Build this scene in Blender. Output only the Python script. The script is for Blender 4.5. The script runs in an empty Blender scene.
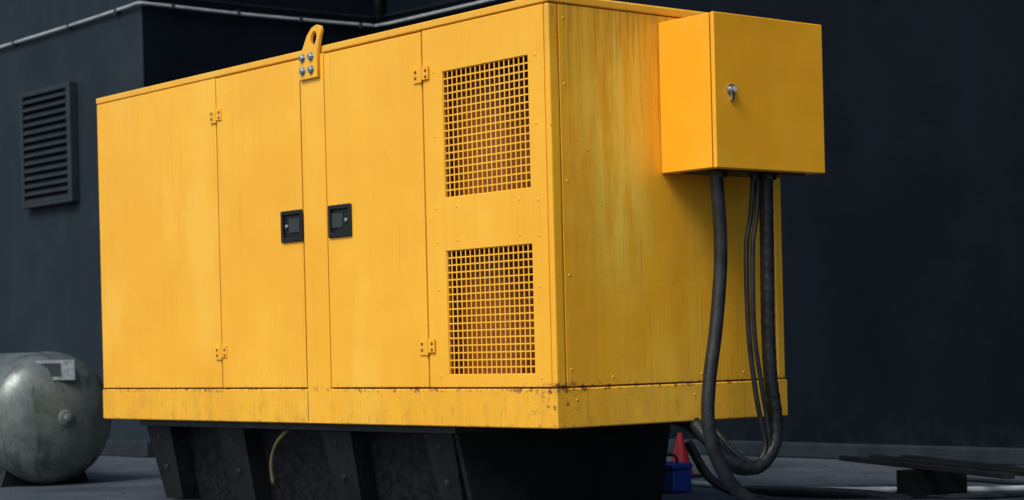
import bpy, bmesh, math, random
from mathutils import Vector, Matrix
random.seed(7)
scene = bpy.context.scene
COL = scene.collection

# ------------------------------------------------------------------ helpers
def link(o, parent=None):
    COL.objects.link(o)
    if parent is not None:
        o.parent = parent
    return o

def empty(name, loc=(0, 0, 0)):
    e = bpy.data.objects.new(name, None)
    e.empty_display_size = 0.2
    COL.objects.link(e)
    return e

def finish(me, mat, smooth=False):
    if mat: me.materials.append(mat)
    if smooth:
        for p in me.polygons: p.use_smooth = True

def add_bevel(o, w, seg=3):
    m = o.modifiers.new("bevel", 'BEVEL')
    m.width = w; m.segments = seg; m.limit_method = 'ANGLE'; m.angle_limit = math.radians(40)
    m.harden_normals = True
    for p in o.data.polygons: p.use_smooth = True

def mesh_obj(name, verts, faces, mat, parent=None, bevel=0, smooth=False, seg=3):
    me = bpy.data.meshes.new(name)
    me.from_pydata([tuple(v) for v in verts], [], faces)
    bm = bmesh.new(); bm.from_mesh(me)
    bmesh.ops.recalc_face_normals(bm, faces=bm.faces)
    bm.to_mesh(me); bm.free()
    finish(me, mat, smooth)
    o = bpy.data.objects.new(name, me)
    link(o, parent)
    if bevel: add_bevel(o, bevel, seg)
    return o

BF = [(0,1,2,3),(4,7,6,5),(0,4,5,1),(1,5,6,2),(2,6,7,3),(3,7,4,0)]
def box_vf(x0,x1,y0,y1,z0,z1):
    v=[(x0,y0,z0),(x1,y0,z0),(x1,y1,z0),(x0,y1,z0),(x0,y0,z1),(x1,y0,z1),(x1,y1,z1),(x0,y1,z1)]
    return v, BF
def box(name,x0,x1,y0,y1,z0,z1,mat,parent=None,bevel=0,seg=3):
    v,f=box_vf(x0,x1,y0,y1,z0,z1)
    return mesh_obj(name,v,f,mat,parent,bevel,seg=seg)

def multi_box(name, boxes, mat, parent=None, bevel=0):
    V=[];F=[]
    for b in boxes:
        v,f=box_vf(*b); n=len(V)
        V+=v; F+=[tuple(i+n for i in q) for q in f]
    return mesh_obj(name,V,F,mat,parent,bevel)

def plate(name, us, vs, holes, d0, d1, mat, parent=None, axis='y', bevel=0):
    bm=bmesh.new(); g={}
    def P(u,v,d):
        return (u,d,v) if axis=='y' else (d,u,v)
    for i,u in enumerate(us):
        for j,v in enumerate(vs):
            g[i,j]=bm.verts.new(P(u,v,d0))
    fs=[]
    for i in range(len(us)-1):
        for j in range(len(vs)-1):
            if (i,j) in holes: continue
            fs.append(bm.faces.new((g[i,j],g[i+1,j],g[i+1,j+1],g[i,j+1])))
    r=bmesh.ops.extrude_face_region(bm,geom=fs)
    dv=Vector((0,d1-d0,0)) if axis=='y' else Vector((d1-d0,0,0))
    bmesh.ops.translate(bm,vec=dv,verts=[e for e in r['geom'] if isinstance(e,bmesh.types.BMVert)])
    loose=[v for v in bm.verts if not v.link_faces]
    bmesh.ops.delete(bm,geom=loose,context='VERTS')
    bmesh.ops.recalc_face_normals(bm,faces=bm.faces)
    me=bpy.data.meshes.new(name); bm.to_mesh(me); bm.free()
    finish(me,mat); o=bpy.data.objects.new(name,me); link(o,parent)
    if bevel: add_bevel(o,bevel,2)
    return o

def lathe(name, origin, axis, prof, mat, parent=None, n=32, smooth=True):
    a=Vector(axis).normalized(); o0=Vector(origin)
    t=Vector((0,0,1)) if abs(a.z)<.9 else Vector((1,0,0))
    b=a.cross(t).normalized(); c=a.cross(b).normalized()
    V=[];F=[]
    for d,r in prof:
        for k in range(n):
            an=2*math.pi*k/n
            V.append(o0+a*d+(b*math.cos(an)+c*math.sin(an))*max(r,1e-4))
    for i in range(len(prof)-1):
        for k in range(n):
            k2=(k+1)%n
            F.append((i*n+k,i*n+k2,(i+1)*n+k2,(i+1)*n+k))
    F.append(tuple(range(n))); F.append(tuple((len(prof)-1)*n+k for k in range(n)))
    o=mesh_obj(name,V,F,mat,parent,0,smooth)
    if smooth:
        m=o.modifiers.new("es",'EDGE_SPLIT'); m.split_angle=math.radians(35)
    return o

def catmull(pts, sub=14):
    P=[Vector(p) for p in pts]; P=[2*P[0]-P[1]]+P+[2*P[-1]-P[-2]]
    out=[]
    for i in range(1,len(P)-2):
        for s in range(sub):
            t=s/sub; p0,p1,p2,p3=P[i-1],P[i],P[i+1],P[i+2]
            out.append(.5*((2*p1)+(p2-p0)*t+(2*p0-5*p1+4*p2-p3)*t*t+(3*p1-p0-3*p2+p3)*t**3))
    out.append(P[-2]); return out

def resample(pts, step):
    out=[pts[0]]; acc=0
    for a,b in zip(pts,pts[1:]):
        L=(b-a).length
        while acc+L>=step:
            t=(step-acc)/L; a=a.lerp(b,t); out.append(a); L=(b-a).length; acc=0
        acc+=L
    return out

def tube(name, pts, r, mat, parent=None, n=14, ripple=0, step=.02):
    C=resample(catmull(pts),step)
    V=[];F=[]; up=Vector((.3,1,.1)).normalized()
    for i,p in enumerate(C):
        tg=(C[min(i+1,len(C)-1)]-C[max(i-1,0)]).normalized()
        up=(up-tg*up.dot(tg)).normalized(); c=tg.cross(up)
        for k in range(n):
            an=2*math.pi*k/n
            rr=r*(1+ripple*max(0,math.sin(an+i*math.pi/4))) if ripple else r
            V.append(p+(up*math.cos(an)+c*math.sin(an))*rr)
    for i in range(len(C)-1):
        for k in range(n):
            k2=(k+1)%n; F.append((i*n+k,i*n+k2,(i+1)*n+k2,(i+1)*n+k))
    F.append(tuple(range(n))); F.append(tuple((len(C)-1)*n+k for k in range(n)))
    return mesh_obj(name,V,F,mat,parent,0,True)

# ------------------------------------------------------------------ materials
class NT:
    def __init__(s,name):
        s.m=bpy.data.materials.new(name); s.m.use_nodes=True
        s.t=s.m.node_tree; s.b=s.t.nodes['Principled BSDF']
        s.geo=s.t.nodes.new('ShaderNodeNewGeometry')
    def n(s,ty): return s.t.nodes.new(ty)
    def l(s,a,b): s.t.links.new(a,b)
    def pos(s,scale=(1,1,1)):
        m=s.n('ShaderNodeMapping'); m.inputs['Scale'].default_value=scale
        s.l(s.geo.outputs['Position'],m.inputs['Vector']); return m.outputs[0]
    def noise(s,scale,detail=5,rough=.6,vec=(1,1,1),dist=0):
        t=s.n('ShaderNodeTexNoise'); t.inputs['Scale'].default_value=scale
        t.inputs['Detail'].default_value=detail; t.inputs['Roughness'].default_value=rough
        t.inputs['Distortion'].default_value=dist
        s.l(s.pos(vec),t.inputs['Vector']); return t.outputs['Fac']
    def ramp(s,src,a,b,lo=0,hi=1):
        r=s.n('ShaderNodeMapRange'); r.interpolation_type='SMOOTHSTEP'
        r.inputs[1].default_value=a; r.inputs[2].default_value=b
        r.inputs[3].default_value=lo; r.inputs[4].default_value=hi
        s.l(src,r.inputs[0]); return r.outputs[0]
    def math(s,op,a,b=0):
        m=s.n('ShaderNodeMath'); m.operation=op
        for i,v in enumerate((a,b)):
            if isinstance(v,(int,float)): m.inputs[i].default_value=v
            else: s.l(v,m.inputs[i])
        return m.outputs[0]
    def mix(s,f,a,b):
        m=s.n('ShaderNodeMix'); m.data_type='RGBA'
        if isinstance(f,(int,float)): m.inputs[0].default_value=f
        else: s.l(f,m.inputs[0])
        for i,v in ((6,a),(7,b)):
            if isinstance(v,tuple): m.inputs[i].default_value=(*v,1)
            else: s.l(v,m.inputs[i])
        return m.outputs[2]
    def xyz(s):
        x=s.n('ShaderNodeSeparateXYZ'); s.l(s.geo.outputs['Position'],x.inputs[0]); return x.outputs
    def col(s,c):
        if isinstance(c,tuple): s.b.inputs['Base Color'].default_value=(*c,1)
        else: s.l(c,s.b.inputs['Base Color'])
    def rough(s,r):
        if isinstance(r,(int,float)): s.b.inputs['Roughness'].default_value=r
        else: s.l(r,s.b.inputs['Roughness'])
    def bump(s,h,strength,dist=.01):
        b=s.n('ShaderNodeBump'); b.inputs['Strength'].default_value=strength
        b.inputs['Distance'].default_value=dist
        s.l(h,b.inputs['Height']); s.l(b.outputs[0],s.b.inputs['Normal'])

def yellow(name, base=(.93,.49,.034), streak=.35, rust=.6, fade=.25, spec=.5, patch=False, topgrime=0):
    k=NT(name)
    big=k.noise(1.3,4,.55)
    pale=(min(1,base[0]*1.03),base[1]*1.18,base[2]*2.2)
    deep=(base[0]*.96,base[1]*.90,base[2]*.7)
    c=k.mix(k.ramp(big,.38,.66),deep,base)
    c=k.mix(k.math('MULTIPLY',k.ramp(k.noise(2.1,3,.5,(1,1,.55)),.52,.72),fade),c,pale)
    x,y,z=k.xyz()
    if patch:
        a=k.ramp(k.math('ABSOLUTE',k.math('SUBTRACT',y,.33)),.04,.30,1,0)
        b=k.ramp(k.math('ABSOLUTE',k.math('SUBTRACT',z,1.55)),.20,.75,1,0)
        m=k.math('MULTIPLY',a,b)
        m=k.math('MULTIPLY',m,k.ramp(k.noise(1,5,.7,(9,9,1.6)),.34,.60))
        c=k.mix(k.math('MULTIPLY',m,.9),c,(.97,.68,.085))
        d=k.math('MULTIPLY',k.ramp(k.noise(1,4,.6,(7,7,.6)),.46,.66),.32)
        c=k.mix(d,c,(.72,.32,.016))
    st=k.ramp(k.noise(1,6,.7,(30,30,.9)),.52,.74)
    st=k.math('MULTIPLY',st,k.ramp(k.noise(1.6,3,.5),.35,.65,.25,1))
    c=k.mix(k.math('MULTIPLY',st,streak),c,(.42,.21,.03))
    st2=k.ramp(k.noise(1,5,.65,(75,75,1.3)),.57,.70)
    st2=k.math('MULTIPLY',st2,k.ramp(k.noise(3,3,.5,(1,1,.6)),.38,.62,.15,1))
    c=k.mix(k.math('MULTIPLY',st2,streak),c,(.18,.11,.035))
    if topgrime:
        t=k.math('MULTIPLY',k.ramp(z,1.70,2.12),k.ramp(k.noise(1,6,.75,(40,40,1.6)),.46,.64))
        c=k.mix(k.math('MULTIPLY',t,topgrime),c,(.24,.16,.055))
    sp=k.ramp(k.noise(75,3,.5),.68,.74)
    c=k.mix(k.math('MULTIPLY',sp,min(1,streak*1.3)),c,(.13,.06,.02))
    d1=k.math('ABSOLUTE',k.math('SUBTRACT',z,.609))
    band=k.ramp(d1,.0,.040,1,0)
    band=k.math('MAXIMUM',band,k.ramp(k.math('SUBTRACT',z,.45),.0,.03,.7,0))
    corner=k.math('MULTIPLY',k.ramp(k.math('ADD',k.math('ABSOLUTE',x),k.math('ABSOLUTE',y)),0,.40,1,.0),k.ramp(k.math('ABSOLUTE',k.math('SUBTRACT',z,.57)),.03,.16,1,0))
    nr=k.noise(34,7,.8)
    thr=k.math('ADD',nr,k.math('MULTIPLY',band,.11))
    thr=k.math('ADD',thr,k.math('MULTIPLY',corner,.08))
    thr=k.math('ADD',thr,k.math('MULTIPLY',k.noise(2.2,2,.5),.08))
    rm=k.math('MULTIPLY',k.ramp(thr,.665,.735),k.math('MAXIMUM',band,corner))
    rm=k.math('MINIMUM',k.math('MULTIPLY',rm,rust*1.3),1)
    c=k.mix(rm,c,(.18,.065,.018))
    g1=k.math('MULTIPLY',k.ramp(z,.45,.80,1,0),k.ramp(k.noise(1,6,.75,(9,9,4)),.42,.68))
    c=k.mix(k.math('MULTIPLY',g1,.40*rust),c,(.50,.26,.04))
    g2=k.math('MULTIPLY',k.ramp(z,.45,.66,1,0),k.ramp(k.noise(1,6,.8,(22,22,12)),.52,.68))
    c=k.mix(k.math('MULTIPLY',g2,.48*rust),c,(.20,.11,.035))
    k.col(c)
    k.rough(k.ramp(k.noise(9,4,.6),.3,.7,.36,.54))
    k.b.inputs['Specular IOR Level'].default_value=spec
    h=k.math('ADD',k.noise(2.3,2,.4),k.math('MULTIPLY',k.noise(120,2,.5),.010))
    k.bump(k.math('ADD',h,k.math('MULTIPLY',rm,.05)),.35,.03)
    return k.m

def simple(name,c,rough=.5,metal=0,var=.2,scale=8,bump=0,c2=None,bscale=60,spec=.5):
    k=NT(name)
    c2=c2 or tuple(x*(1-var) for x in c)
    k.col(k.mix(k.ramp(k.noise(scale,5,.65),.35,.68),c,c2))
    k.rough(k.ramp(k.noise(scale*1.7,4,.6),.3,.7,max(.05,rough-.08),min(1,rough+.1)))
    k.b.inputs['Metallic'].default_value=metal
    k.b.inputs['Specular IOR Level'].default_value=spec
    if bump: k.bump(k.noise(bscale,4,.6),bump,.01)
    return k.m

M_front=yellow("yellow_paint_front",streak=.20,rust=.35,fade=.5)
M_end  =yellow("yellow_paint_end",base=(.92,.48,.024),streak=.52,rust=.8,fade=.6,patch=True,topgrime=.6)
M_roof =yellow("yellow_paint_roof",base=(.86,.46,.04),streak=.4,rust=.3,fade=.5)
M_base =yellow("yellow_paint_base",base=(.90,.48,.03),streak=.30,rust=.85,fade=.4)
M_cab  =yellow("yellow_paint_cabinet",base=(.94,.455,.018),streak=.05,rust=0,fade=.35)
M_int  =yellow("yellow_paint_bay_shade",base=(.34,.10,.008),streak=.3,rust=.3,fade=0)  # enclosure yellow darkened, shade behind the grilles put into the base colour
M_hinge=yellow("yellow_paint_hinge",base=(.88,.46,.03),streak=.6,rust=.3,fade=.2)
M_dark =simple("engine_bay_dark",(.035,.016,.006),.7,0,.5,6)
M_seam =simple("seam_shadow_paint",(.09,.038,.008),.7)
M_black=simple("black_steel",(.005,.006,.007),.45,0,.4,5,.15,c2=(.011,.013,.015),spec=.3)
M_tankp=simple("black_panel_speckled",(.004,.005,.006),.55,0,.4,26,.2,c2=(.016,.019,.023),spec=.22)
M_plast=simple("black_plastic",(.006,.007,.008),.35,0,.3,20,spec=.4)
M_paddle=simple("grey_latch_paddle",(.035,.042,.048),.3,.2,.3,20)
M_rub  =simple("black_rubber",(.008,.010,.012),.42,0,.4,14,.2,c2=(.020,.024,.029),spec=.35)
M_rub2 =simple("wrapped_rubber",(.006,.008,.010),.45,0,.4,14,.2,c2=(.016,.020,.025),spec=.3)
M_zinc =simple("zinc_bolt",(.26,.36,.43),.38,.7,.4,50)
M_chrome=simple("lock_metal",(.55,.58,.60),.25,1,.2,50)
M_white=simple("pale_conduit",(.38,.43,.45),.6,0,.3,6)
M_brass=simple("tan_hose",(.20,.15,.08),.5,0,.3,10)
M_red  =simple("red_plastic",(.30,.008,.014),.45,0,.3,8)
M_blue =simple("blue_plastic",(.010,.045,.30),.45,0,.3,8)
M_vent =simple("vent_painted_metal",(.018,.027,.034),.5,0,.3,8,spec=.35)
M_pipe =simple("dark_painted_pipe",(.008,.012,.017),.5,0,.3,8,spec=.3)
M_timber=simple("dark_timber",(.006,.007,.008),.7,0,.4,9,.3,spec=.12)
M_label=simple("label_plate",(.26,.30,.32),.4,.4,.5,30)
M_chip =simple("stone_chips",(.09,.10,.11),.8,0,.5,40)

k=NT("weathered_silver_tank")
c=k.mix(k.ramp(k.noise(4,6,.65),.35,.68),(.115,.145,.14),(.21,.245,.235))
c=k.mix(k.math('MULTIPLY',k.ramp(k.noise(1,5,.7,(12,12,1.5)),.48,.66),.65),c,(.04,.055,.05))
c=k.mix(k.ramp(k.noise(40,4,.6),.62,.70),c,(.05,.045,.035))
k.col(c); k.b.inputs['Metallic'].default_value=.45
k.rough(k.ramp(k.noise(12,4,.6),.3,.7,.34,.55)); k.bump(k.noise(7,4,.6),.12,.02)
M_silver=k.m

def wallmat(name,c1,c2,spec=.15,bs=.35):
    k=NT(name)
    c=k.mix(k.ramp(k.noise(.9,6,.62),.35,.68),c1,c2)
    c=k.mix(k.math('MULTIPLY',k.ramp(k.noise(1,6,.7,(5,5,.5)),.52,.75),.35),c,tuple(x*1.5 for x in c2))
    z=k.xyz()[2]
    c=k.mix(k.math('MULTIPLY',k.ramp(z,0,.40,1,0),k.ramp(k.noise(6,5,.7),.4,.65,0,.45)),c,(.016,.021,.027))
    k.col(c); k.rough(k.ramp(k.noise(3,4,.6),.3,.7,.6,.8))
    k.b.inputs['Specular IOR Level'].default_value=spec
    h=k.math('ADD',k.noise(1.7,4,.5,(1,1,1),.3),k.math('MULTIPLY',k.noise(30,4,.6),.06))
    h=k.math('ADD',h,k.math('MULTIPLY',k.ramp(k.noise(2.2,3,.5,(1,1,1),.8),.60,.70),.10))
    h=k.math('ADD',h,k.math('MULTIPLY',k.ramp(k.noise(11,3,.5),.70,.76),.08))
    k.bump(h,bs,.05)
    return k.m
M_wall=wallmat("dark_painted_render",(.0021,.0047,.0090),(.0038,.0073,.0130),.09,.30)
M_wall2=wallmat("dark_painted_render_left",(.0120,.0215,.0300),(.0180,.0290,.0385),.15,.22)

k=NT("concrete_ground")
c=k.mix(k.ramp(k.noise(.7,7,.65),.35,.68),(.034,.046,.060),(.066,.084,.104))
c=k.mix(k.math('MULTIPLY',k.ramp(k.noise(5,6,.7),.55,.7),.6),c,(.018,.023,.028))
c=k.mix(k.ramp(k.noise(60,4,.6),.64,.74),c,(.025,.025,.027))
k.col(c); k.rough(k.ramp(k.noise(2,5,.6),.35,.65,.45,.8)); k.b.inputs['Specular IOR Level'].default_value=.3
k.bump(k.math('ADD',k.noise(3,5,.6),k.math('MULTIPLY',k.noise(70,3,.6),.15)),.35,.03)
M_ground=k.m
M_plinth=simple("concrete_plinth",(.022,.030,.038),.75,0,.4,5,.3,c2=(.013,.019,.025),spec=.15)

# ------------------------------------------------------------------ setting
mesh_obj("ground",[(-300,-300,0),(300,-300,0),(300,300,0),(-300,300,0)],[(0,1,2,3)],M_ground)

bld=empty("dark_rendered_building")
XC=-7.86; YL=2.65; YB=4.90; HW=6.5
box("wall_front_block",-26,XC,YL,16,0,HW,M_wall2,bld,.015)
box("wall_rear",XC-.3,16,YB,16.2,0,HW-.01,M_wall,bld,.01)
box("wall_return",XC-.01,XC+.004,YL+.012,YB-.001,.0,HW-.02,M_wall,bld)
box("coping_front",-26.1,XC+.06,YL-.06,16.1,HW,HW+.12,M_plinth,bld,.01)
box("plinth_front",-26,XC+.09,YL-.09,YL+.02,0,.13,M_plinth,bld,.012)
box("plinth_return",XC-.02,XC+.088,YL+.021,YB,0,.128,M_plinth,bld,.012)
box("plinth_rear",XC+.09,15.9,YB-.10,YB+.02,0,.10,M_plinth,bld,.012)

tube("electrical_conduit",[(-20,YL-.03,3.50),(-14,YL-.03,3.49),(-9.5,YL-.03,3.50),(-8.1,YL-.03,3.515),(XC+.01,YL-.03,3.52),
     (XC+.03,YL+.1,3.52),(XC+.03,3.6,3.515),(XC+.03,YB-.12,3.53),(XC+.1,YB-.03,3.53),(-6.5,YB-.03,3.52),(2,YB-.03,3.50),(12,YB-.03,3.5)],.0125,M_white,n=8,step=.05)
tube("electrical_conduit",[(XC+.025,YL-.02,3.60),(XC+.025,3.6,3.59),(XC+.025,YB-.1,3.60),(XC+.1,YB-.025,3.60),(-6.5,YB-.025,3.58),(-3,YB-.025,3.55),(10,YB-.025,3.5)],.010,M_pipe,n=8,step=.05)
tube("drain_pipe",[(XC+.14,YB-.07,3.62),(XC+.14,YB-.07,4.5),(XC+.14,YB-.07,6.4)],.040,M_pipe,n=16,step=.2)
cl=empty("conduit_clips")
for y in (2.9,3.5,4.1,4.7):
    box("clip",XC+.005,XC+.05,y,y+.025,3.495,3.54,M_vent,cl,.003)
for x in (-12,-11,-10,-9,-8.2):
    box("clip",x,x+.025,YL-.05,YL-.001,3.475,3.525,M_vent,cl,.003)

# wall vent
vent=empty("wall_vent")
vx0,vx1,vz0,vz1=-9.83,-8.93,2.06,3.04
plate("frame",[vx0,vx0+.045,vx1-.065,vx1],[vz0,vz0+.045,vz1-.045,vz1],{(1,1)},YL-.075,YL-.002,M_vent,vent,bevel=.008)
mesh_obj("back",[(vx0+.03,YL-.004,vz0+.03),(vx1-.05,YL-.004,vz0+.03),(vx1-.05,YL-.004,vz1-.03),(vx0+.03,YL-.004,vz1-.03)],[(0,1,2,3)],M_plast,vent)
V=[];F=[]
ns=14
for i in range(ns):
    zc=vz0+.075+(vz1-vz0-.14)*i/(ns-1)
    a=len(V)
    for (yy,zz) in ((YL-.080,zc-.035),(YL-.072,zc-.042),(YL-.012,zc+.030),(YL-.018,zc+.033)):
        V+=[(vx0+.044,yy,zz),(vx1-.064,yy,zz)]
    F+=[(a,a+1,a+3,a+2),(a+2,a+3,a+5,a+4),(a+4,a+5,a+7,a+6),(a+6,a+7,a+1,a)]
mesh_obj("louvres",V,F,M_vent,vent)

# ------------------------------------------------------------------ generator
gen=empty("diesel_generator")
L=-3.66; W=1.31; ZB=.45; ZS=.607; ZD=.614; ZT=2.112; ZR=2.148
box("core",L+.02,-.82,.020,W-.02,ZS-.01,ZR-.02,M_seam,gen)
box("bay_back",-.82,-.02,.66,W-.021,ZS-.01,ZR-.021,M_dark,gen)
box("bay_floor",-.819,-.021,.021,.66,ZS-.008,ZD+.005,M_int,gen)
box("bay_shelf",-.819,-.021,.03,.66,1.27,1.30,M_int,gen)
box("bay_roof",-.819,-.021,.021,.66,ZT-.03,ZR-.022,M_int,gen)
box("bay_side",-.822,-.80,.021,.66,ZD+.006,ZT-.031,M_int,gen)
for z0,z1 in ((ZD+.01,1.268),(1.302,ZT-.035)):
    mesh_obj("baffle",[(-.795,.09,z0),(-.46,.17,z0),(-.52,.17,z1),(-.795,.09,z1)],[(0,1,2,3)],M_int,gen)
    mesh_obj("baffle",[(-.46,.17,z0),(-.38,.50,z0),(-.30,.50,z1),(-.52,.17,z1)],[(0,1,2,3)],M_int,gen)
    mesh_obj("baffle",[(-.30,.42,z0),(-.05,.30,z0),(-.05,.30,z0+.30),(-.30,.42,z0+.22)],[(0,1,2,3)],M_int,gen)
    lathe("cross_tube",(-.80,.28,(z0+z1)/2+.12),(1,0,0),[(0,.03),(.77,.03)],M_dark,gen,n=16)
g=.0035
box("panel_left",L+.012,-2.457-.007,-.003,.019,ZD,ZT,M_front,gen,.003)
box("door",-2.457+.004,-1.716-.017,-.004,.019,ZD,ZT-.003,M_front,gen,.003)
box("door",-1.535+g,-.813-g,-.004,.019,ZD,ZT-.003,M_front,gen,.003)
gx0,gx1=-.680,-.128
GR=((.665,1.18),(1.40,1.925))
plate("grille_panel",[-.813+g,gx0,gx1,-.0315],[ZD,GR[0][0],GR[0][1],GR[1][0],GR[1][1],ZT],{(1,1),(1,3)},0,.019,M_front,gen,bevel=.0015)
for (z0,z1) in GR:
    B=[]; nx=18; nz=17; bw=.0030
    for i in range(nx+1):
        x=gx0+(gx1-gx0)*i/nx; B.append((x-bw,x+bw,.0050,.0070,z0-.008,z1+.008))
    for j in range(nz+1):
        z=z0+(z1-z0)*j/nz; B.append((gx0-.008,gx1+.008,.0056,.0076,z-bw,z+bw))
    B=[(max(b[0],gx0+.0003),min(b[1],gx1-.0003),b[2],b[3],max(b[4],z0+.0003),min(b[5],z1-.0003)) for b in B]
    multi_box("grille_mesh",B,M_front,gen)
for (x0,x1,y0,y1) in ((-.031,0,0,.053),(-.031,0,W-.053,W),(L,L+.011,0,.05),(L,L+.05,W-.053,W)):
    box("corner_post",x0,x1,y0,y1,ZD-.002,ZT+.002,M_end if x1==0 else M_front,gen,.010 if x1==0 else .004,4)
box("end_panel",-.019,-.001,.0560,W-.0560,ZD,ZT,M_end,gen,.002)
box("end_panel_far",L+.001,L+.019,.051,W-.0555,ZD,ZT,M_front,gen,.003)
box("rear_panel",L+.05,-.033,W-.02,W-.001,ZD,ZT,M_front,gen,.003)
box("end_backing",-.030,-.0195,.054,W-.054,ZD-.001,ZT,M_dark,gen)
box("roof",L-.003,.003,-.003,W+.003,ZT+.0045,ZR,M_roof,gen,.006,4)
box("roof_top",L+.10,-.10,.10,W-.10,ZR-.001,ZR+.03,M_roof,gen,.02)
box("base_rail",L-.004,.005,-.005,W+.005,ZB,ZS,M_base,gen,.007,3)
box("base_rail_seam",L+.01,-.008,.010,W-.01,ZS-.003,ZD+.004,M_seam,gen)
box("centre_post",-1.716,-1.535,-.0085,.018,ZB+.002,ZT+.0015,M_front,gen,.003)
box("post_gap",-1.7325,-1.7165,.006,.018,ZD+.001,ZT,M_dark,gen)
box("base_joint",-1.7235,-1.7175,-.0056,.0,ZB+.012,ZS-.008,M_seam,gen)
# lifting lug (profile with eye)
cu=bpy.data.curves.new("lifting_lug",'CURVE'); cu.dimensions='2D'; cu.fill_mode='BOTH'
outer=[(-1.700,2.010),(-1.556,2.010),(-1.556,2.110),(-1.532,2.190),(-1.520,2.214),(-1.528,2.232),(-1.555,2.240),(-1.595,2.230),(-1.632,2.200),(-1.665,2.150),(-1.700,2.110)]
s=cu.splines.new('POLY'); s.points.add(len(outer)-1); s.use_cyclic_u=True
for i,p in enumerate(outer): s.points[i].co=(p[0],p[1],0,1)
s=cu.splines.new('POLY'); nh=16; s.points.add(nh-1); s.use_cyclic_u=True
for i in range(nh):
    a=2*math.pi*i/nh; ex,ez=.024*math.cos(a),.035*math.sin(a)
    th=-.40; s.points[i].co=(-1.580+ex*math.cos(th)-ez*math.sin(th),2.184+ex*math.sin(th)+ez*math.cos(th),0,1)
cu.extrude=.006; cu.bevel_depth=.002; cu.materials.append(M_hinge)
lug=bpy.data.objects.new("lifting_lug",cu); link(lug,gen)
lug.rotation_euler=(math.pi/2,0,0); lug.location=(0,-.017,0)
for bx in (-1.668,-1.600):
    for bz in (2.045,2.104):
        lathe("lug_bolt",(bx,-.024,bz),(0,-1,0),[(0,.021),(.004,.021),(.0041,.015),(.014,.015),(.016,.012)],M_zinc,gen,n=6)
def rivet(p,ax,r=.0065,mat=M_front):
    lathe("rivet",p,ax,[(0,r),(.0015,r*.9),(.0028,r*.5)],mat,gen,n=10)
for z in (.66,1.02,1.22,1.36,1.66,1.93):
    rivet((-.735,0,z),(0,-1,0)); rivet((-.085,0,z-.01),(0,-1,0))
for x in (-.6,-.2):
    rivet((x,0,1.22),(0,-1,0)); rivet((x,0,1.36),(0,-1,0))
for z in (.68,1.05,1.42,1.80,2.06):
    rivet((-.001,.080,z),(1,0,0),.006,M_end); rivet((-.001,W-.085,z),(1,0,0),.006,M_end)
for y in (.3,.8,1.05):
    rivet((-.001,y,.645),(1,0,0),.006,M_end)
for y in (.1,.75):
    rivet((.005,y,.56),(1,0,0),.006,M_base)
def hinge(x,z):
    box("hinge_leaf",x-.050,x-.007,-.0105,-.0035,z-.034,z+.024,M_hinge,gen,.0015)
    box("hinge_leaf",x+.007,x+.050,-.0105,-.0045,z-.024,z+.034,M_hinge,gen,.0015)
    lathe("hinge_barrel",(x,-.010,z-.034),(0,0,1),[(0,.007),(.068,.007)],M_hinge,gen,n=12)
    for sx in (-.034,.034):
        for sz in (-.013,.013):
            lathe("hinge_screw",(x+sx,-.0105,z+sz),(0,-1,0),[(0,.007),(.002,.006)],M_seam,gen,n=8)
for hx in (-2.457,-.813):
    for hz in (1.928,.783): hinge(hx,hz)
def handle(cx,flip):
    cz=1.354; w=.088; h=.073
    plate("handle_bezel",[cx-w,cx-w+.020,cx+w-.020,cx+w],[cz-h,cz-h+.022,cz+h-.022,cz+h],{(1,1)},-.016,-.0045,M_plast,gen,bevel=.006)
    box("handle_well",cx-w+.018,cx+w-.018,-.0060,-.0048,cz-h+.02,cz+h-.02,M_black,gen)
    s=-1 if flip else 1
    x0,x1=sorted((cx-s*.020,cx+s*.058))
    mesh_obj("paddle",[(x0,-.014,cz-.030),(x1,-.0095,cz-.030),(x1,-.0095,cz+.036),(x0,-.014,cz+.036),
                       (x0,-.010,cz-.030),(x1,-.0065,cz-.030),(x1,-.0065,cz+.036),(x0,-.010,cz+.036)],BF,M_paddle,gen,.002)
    lathe("key_lock",(cx-s*.045,-.006,cz),(0,-1,0),[(0,.011),(.006,.011),(.008,.008)],M_chrome,gen,n=16)
handle(-1.812,False); handle(-1.428,True)

# skid / fuel tank base: inner tank, with leaning channel ribs standing proud of it
TX0,TX1=-3.36,-.74; YF=1.345
def ytop(z): return .08+(ZB-z)/ZB*.10
yi=.10
V=[(TX0+.03,.08+yi,ZB-.03),(TX1-.03,.08+yi,ZB-.03),(TX1-.03,YF-yi,ZB-.03),(TX0+.03,YF-yi,ZB-.03),
   (TX0+.10,.18+yi,.03),(TX1-.04,.18+yi,.03),(TX1-.04,YF-.07-yi,.03),(TX0+.10,YF-.07-yi,.03)]
mesh_obj("fuel_tank",V,BF,M_tankp,gen,.006)
V=[(TX1-.030,.085,ZB-.036),(TX1-.002,.085,ZB-.036),(TX1-.002,YF-.005,ZB-.036),(TX1-.030,YF-.005,ZB-.036),
   (TX1-.040,.185,.034),(TX1-.012,.185,.034),(TX1-.012,YF-.075,.034),(TX1-.040,YF-.075,.034)]
mesh_obj("skid_end_plate",V,BF,M_black,gen,.004)
box("skid_top_rail",TX0-.02,TX1+.02,.055,W+.001,ZB-.034,ZB-.002,M_vent,gen,.004)
box("skid_foot",TX0+.10,TX1-.01,.17,YF-.06,.0,.032,M_black,gen,.004)
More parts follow.
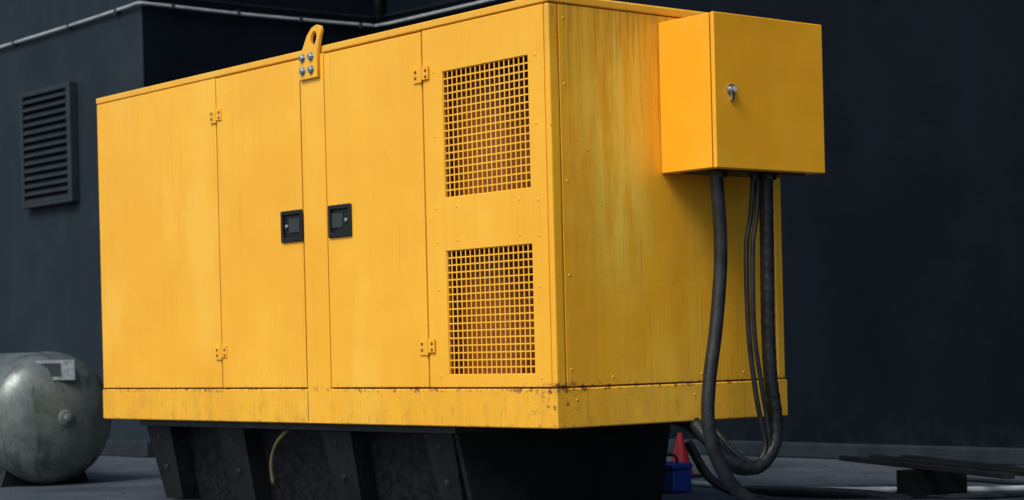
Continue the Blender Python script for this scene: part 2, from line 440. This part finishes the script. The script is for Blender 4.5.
for (xa,xb) in ((-3.36,-3.12),(-2.66,-2.42),(-1.76,-1.52),(-.975,-.772)):
    for side in (0,1):
        yt=.08 if side==0 else YF; yb=.18 if side==0 else YF-.07
        sgn=1 if side==0 else -1; t=.012*sgn; dd=.125*sgn
        V=[(xa,yt,ZB-.035),(xb,yt,ZB-.035),(xb,yt+t,ZB-.035),(xa,yt+t,ZB-.035),
           (xa+.02,yb,.033),(xb-.05,yb,.033),(xb-.05,yb+t,.033),(xa+.02,yb+t,.033)]
        mesh_obj("skid_rib",V,BF,M_black,gen,.003)
        for (xe,xf) in ((xa,xa+.02),(xb-.012,xb-.05-.012)):
            V=[(xe,yt+t*1.05,ZB-.036),(xe+.012,yt+t*1.05,ZB-.036),(xe+.012,yt+dd,ZB-.036),(xe,yt+dd,ZB-.036),
               (xf,yb+t*1.05,.034),(xf+.012,yb+t*1.05,.034),(xf+.012,yb+dd,.034),(xf,yb+dd,.034)]
            mesh_obj("rib_flange",V,BF,M_black,gen)
    for fz in (.36,.20):
        yy=ytop(fz)
        lathe("rib_bolt",((xa+xb)/2-.01,yy-.001,fz),(0,-1,-.22),[(0,.018),(.003,.018),(.0031,.012),(.010,.011)],M_vent,gen,n=12)
tube("drain_hose",[(-2.06,.12,.42),(-2.07,.085,.39),(-2.14,.09,.345),(-2.21,.11,.28),(-2.25,.13,.21),(-2.26,.15,.13)],.009,M_brass,gen,n=10)

# ------------------------------------------------------------------ electrical cabinet
cab=empty("electrical_cabinet")
cx1=.316; cy0,cy1=.594,1.234; cz0,cz1=1.467,2.083
box("enclosure",.001,cx1-.028,cy0,cy1,cz0,cz1,M_cab,cab,.004)
box("door_gasket",cx1-.029,cx1-.0185,cy0+.008,cy1-.008,cz0+.008,cz1-.008,M_plast,cab)
box("cabinet_door",cx1-.0205,cx1,cy0-.001,cy1+.003,cz0-.002,cz1+.002,M_cab,cab,.005,4)
lathe("lock_boss",(cx1,.683,1.778),(1,0,0),[(0,.024),(.004,.024),(.006,.018),(.016,.017),(.019,.012)],M_chrome,cab,n=24)
box("lock_key",cx1+.019,cx1+.040,.680,.686,1.766,1.790,M_chrome,cab,.002)
box("lock_keeper",cx1+.001,cx1+.012,.676,.690,1.735,1.762,M_chrome,cab,.002)
for yy in (.72,.93,1.01):
    rr=.036 if yy!=.93 else .018
    lathe("cable_gland",(.2,yy,cz0+.002),(0,0,-1),[(0,rr+.008),(.014,rr+.008),(.0141,rr),(.03,rr)],M_plast,cab,n=16)
box("gland_plate",.06,cx1-.06,cy0+.05,cy1-.05,cz0-.005,cz0+.002,M_black,cab,.001)

# ------------------------------------------------------------------ cables
tube("power_cable",[(.2,.705,1.47),(.2,.716,1.33),(.2,.722,1.20),(.2,.716,1.05),(.2,.684,.83),(.2,.640,.62),(.2,.628,.45),(.21,.67,.29),(.23,.77,.16),(.27,.94,.07),(.36,1.20,.032),(.60,1.60,.030),(.95,1.80,.030),(1.5,1.75,.03)],.028,M_rub,n=18)
tube("power_cable",[(.2,1.0,1.46),(.2,.994,1.12),(.2,.990,.82),(.2,.998,.62),(.2,1.022,.45),(.2,1.00,.33),(.19,.91,.255),(.14,.80,.29),(.06,.75,.39),(-.1,.78,.47),(-.4,.85,.44),(-.75,.9,.40)],.029,M_rub2,n=20,ripple=.045,step=.006)
tube("control_cable",[(.2,.925,1.46),(.2,.905,1.30),(.2,.872,1.147),(.2,.874,.82),(.2,.905,.573),(.2,.94,.42),(.2,.955,.33),(.19,.91,.275),(.15,.84,.31),(.05,.80,.42),(-.1,.82,.46),(-.6,.9,.43)],.011,M_rub,n=10)
tube("control_cable",[(.21,.942,1.46),(.22,.918,1.30),(.22,.888,1.147),(.22,.886,.82),(.22,.925,.573),(.21,.965,.42),(.20,.975,.31),(.17,.92,.235),(.10,.84,.25),(.0,.80,.36),(-.2,.82,.44),(-.6,.88,.42)],.010,M_rub,n=10)
tube("power_cable",[(-.6,1.5,.028),(-.3,1.35,.028),(.0,1.45,.028),(.15,1.8,.028),(.0,2.1,.028),(-.5,2.3,.028),(-1.2,2.2,.028)],.026,M_rub,n=14)
tube("power_cable",[(-.9,1.6,.30),(-.75,1.62,.12),(-.5,1.75,.03),(-.1,1.95,.024),(.4,2.2,.024),(.9,2.15,.024),(1.6,2.4,.024)],.022,M_rub,n=14)
tube("control_cable",[(-1.6,2.5,.014),(-1.0,2.1,.012),(-.5,2.05,.012),(-.2,2.35,.012),(.1,2.95,.012),(-.2,3.4,.012),(-.9,3.6,.012)],.012,M_rub,n=10)
tube("water_hose",[(-2.0,2.6,.016),(-1.3,2.45,.016),(-.9,2.55,.016),(-.55,2.80,.016),(-.25,3.0,.016),(.0,3.3,.016)],.016,M_white,n=10)

# ------------------------------------------------------------------ air receiver tank
at=empty("air_receiver_tank")
R=.405; ax=-5.42; ay=.575; az=.415
prof=[]
for i in range(15):
    a=math.pi/2*i/14
    prof.append((-.205*math.cos(a),R*math.sin(a)))
prof+= [(.03,R),(.032,R+.004),(.045,R+.004),(.047,R),(1.5,R)]
for i in range(1,13):
    a=math.pi/2*i/12
    prof.append((1.5+.205*math.sin(a),R*math.cos(a)))
lathe("vessel",(ax,ay,az),(-1,0,0),prof,M_silver,at,n=72)
lathe("port_boss",(ax+.19,ay,az),(1,0,0),[(0,.052),(.028,.050),(.032,.040),(.033,.036)],M_silver,at,n=24)
lathe("port_plug",(ax+.223,ay,az),(1,0,0),[(0,.026),(.022,.024),(.025,.018)],M_silver,at,n=6)
pl=box("data_plate",-.115,.115,-.006,.006,-.068,.068,M_label,at,.004)
nrm=Vector((.86,-.34,.38)).normalized()
q=nrm.to_track_quat('-Y','Z').to_matrix().to_4x4()
pl.matrix_world=Matrix.Translation(Vector((ax+.145,ay-.03,az+.290)))@q
pl2=box("data_plate_field",-.090,.030,-.0085,-.0065,-.042,.045,M_vent,at)
pl2.matrix_world=pl.matrix_world.copy()
for fx in (-.15,-1.30):
    mesh_obj("saddle_foot",[(ax+fx,ay-.30,0),(ax+fx+.06,ay-.30,0),(ax+fx+.06,ay+.30,0),(ax+fx,ay+.30,0),
        (ax+fx,ay-.24,.16),(ax+fx+.06,ay-.24,.16),(ax+fx+.06,ay+.24,.16),(ax+fx,ay+.24,.16)],BF,M_black,at,.004)

# ------------------------------------------------------------------ clutter on the ground
bars=empty("steel_bar_stack")
def bar(a,b,w,h,name="bar",mat=M_black):
    a=Vector(a); b=Vector(b); d=(b-a).normalized(); s=d.cross(Vector((0,0,1))).normalized()*w/2; u=Vector((0,0,h/2))
    V=[a-s-u,a+s-u,b+s-u,b-s-u,a-s+u,a+s+u,b+s+u,b-s+u]
    mesh_obj(name,V,BF,mat,bars,.004)
bar((-1.13,2.97,.150),(.30,2.47,.130),.05,.026)
bar((-1.02,3.08,.152),(.34,2.60,.132),.05,.026)
bar((-.9,3.19,.148),(.20,2.80,.130),.05,.026)
bar((-.46,2.66,.062),(-.38,2.96,.062),.16,.118,"support_block",M_timber)
bar((-.62,2.50,.016),(.40,2.22,.016),.07,.026,"plank",M_timber)

cone=empty("red_traffic_cone")
kx,ky=-2.40,3.02
lathe("cone",(kx,ky,.016),(0,0,1),[(0,.080),(.0,.072),(.22,.020),(.245,.014)],M_red,cone,n=24)
box("cone_base",kx-.09,kx+.09,ky-.09,ky+.09,0,.018,M_pipe,cone,.006)
tb=empty("blue_toolbox")
bx,by=-1.62,2.18
box("case",bx-.09,bx+.09,by-.07,by+.07,.004,.12,M_blue,tb,.012)
box("lid",bx-.095,bx+.095,by-.075,by+.075,.122,.155,M_blue,tb,.012)
tube("carry_handle",[(bx-.05,by,.15),(bx-.045,by,.185),(bx,by,.195),(bx+.045,by,.185),(bx+.05,by,.15)],.008,M_plast,tb,n=8)

V=[];F=[]
for i in range(300):
    if i%3: x=random.uniform(-2.5,2.2); y=random.uniform(1.6,4.7)
    else: x=random.uniform(-8,-3.8); y=random.uniform(-.8,2.5)
    s=random.uniform(.004,.013); n=len(V)
    pts=[Vector((random.uniform(-1,1),random.uniform(-1,1),random.uniform(0,.8)))*s for _ in range(4)]
    pts[3].z=s
    V+=[(x+p.x,y+p.y,p.z+.001) for p in pts]
    F+=[(n,n+1,n+2),(n,n+1,n+3),(n+1,n+2,n+3),(n,n+2,n+3)]
mesh_obj("gravel_debris",V,F,M_chip)

# ------------------------------------------------------------------ light
S=Vector((.28,-.95,1.10)).normalized()
w=bpy.data.worlds.new("World"); scene.world=w; w.use_nodes=True
nt=w.node_tree; bg=nt.nodes['Background']
sky=nt.nodes.new('ShaderNodeTexSky'); sky.sky_type='NISHITA'; sky.sun_disc=False
sky.sun_elevation=math.asin(S.z); sky.sun_rotation=math.atan2(S.x,S.y)
sky.dust_density=3.0; sky.ozone_density=1.0
nt.links.new(sky.outputs[0],bg.inputs[0]); bg.inputs[1].default_value=.14
sd=bpy.data.lights.new("sun",'SUN'); sd.energy=2.2; sd.angle=math.radians(28); sd.color=(1,.96,.88)
so=bpy.data.objects.new("sun",sd); COL.objects.link(so)
so.rotation_euler=(-S).to_track_quat('-Z','Y').to_euler()
so.location=(0,-5,9)

# ------------------------------------------------------------------ camera
cd=bpy.data.cameras.new("camera"); co=bpy.data.objects.new("camera",cd); COL.objects.link(co)
fwd=Vector((-.7691,.6395,0)).normalized(); Rw=Vector((.6395,.7691,0)).normalized(); Uw=Vector((0,0,1))
r=math.radians(1.4)
rc=math.cos(r)*Rw-math.sin(r)*Uw; uc=math.sin(r)*Rw+math.cos(r)*Uw
M=Matrix.Identity(4)
for i in range(3):
    M[i][0]=rc[i]; M[i][1]=uc[i]; M[i][2]=-fwd[i]
M.translation=Vector((5.876,-5.108,.762))
co.matrix_world=M
cd.sensor_width=36; cd.lens=70.3; cd.shift_y=100/1024; cd.shift_x=0
cd.clip_end=1000; cd.clip_start=.05
cd.dof.use_dof=True; cd.dof.focus_distance=8.2; cd.dof.aperture_fstop=3.5
scene.camera=co
scene.view_settings.view_transform='Standard'; scene.view_settings.look='None'; scene.view_settings.exposure=0
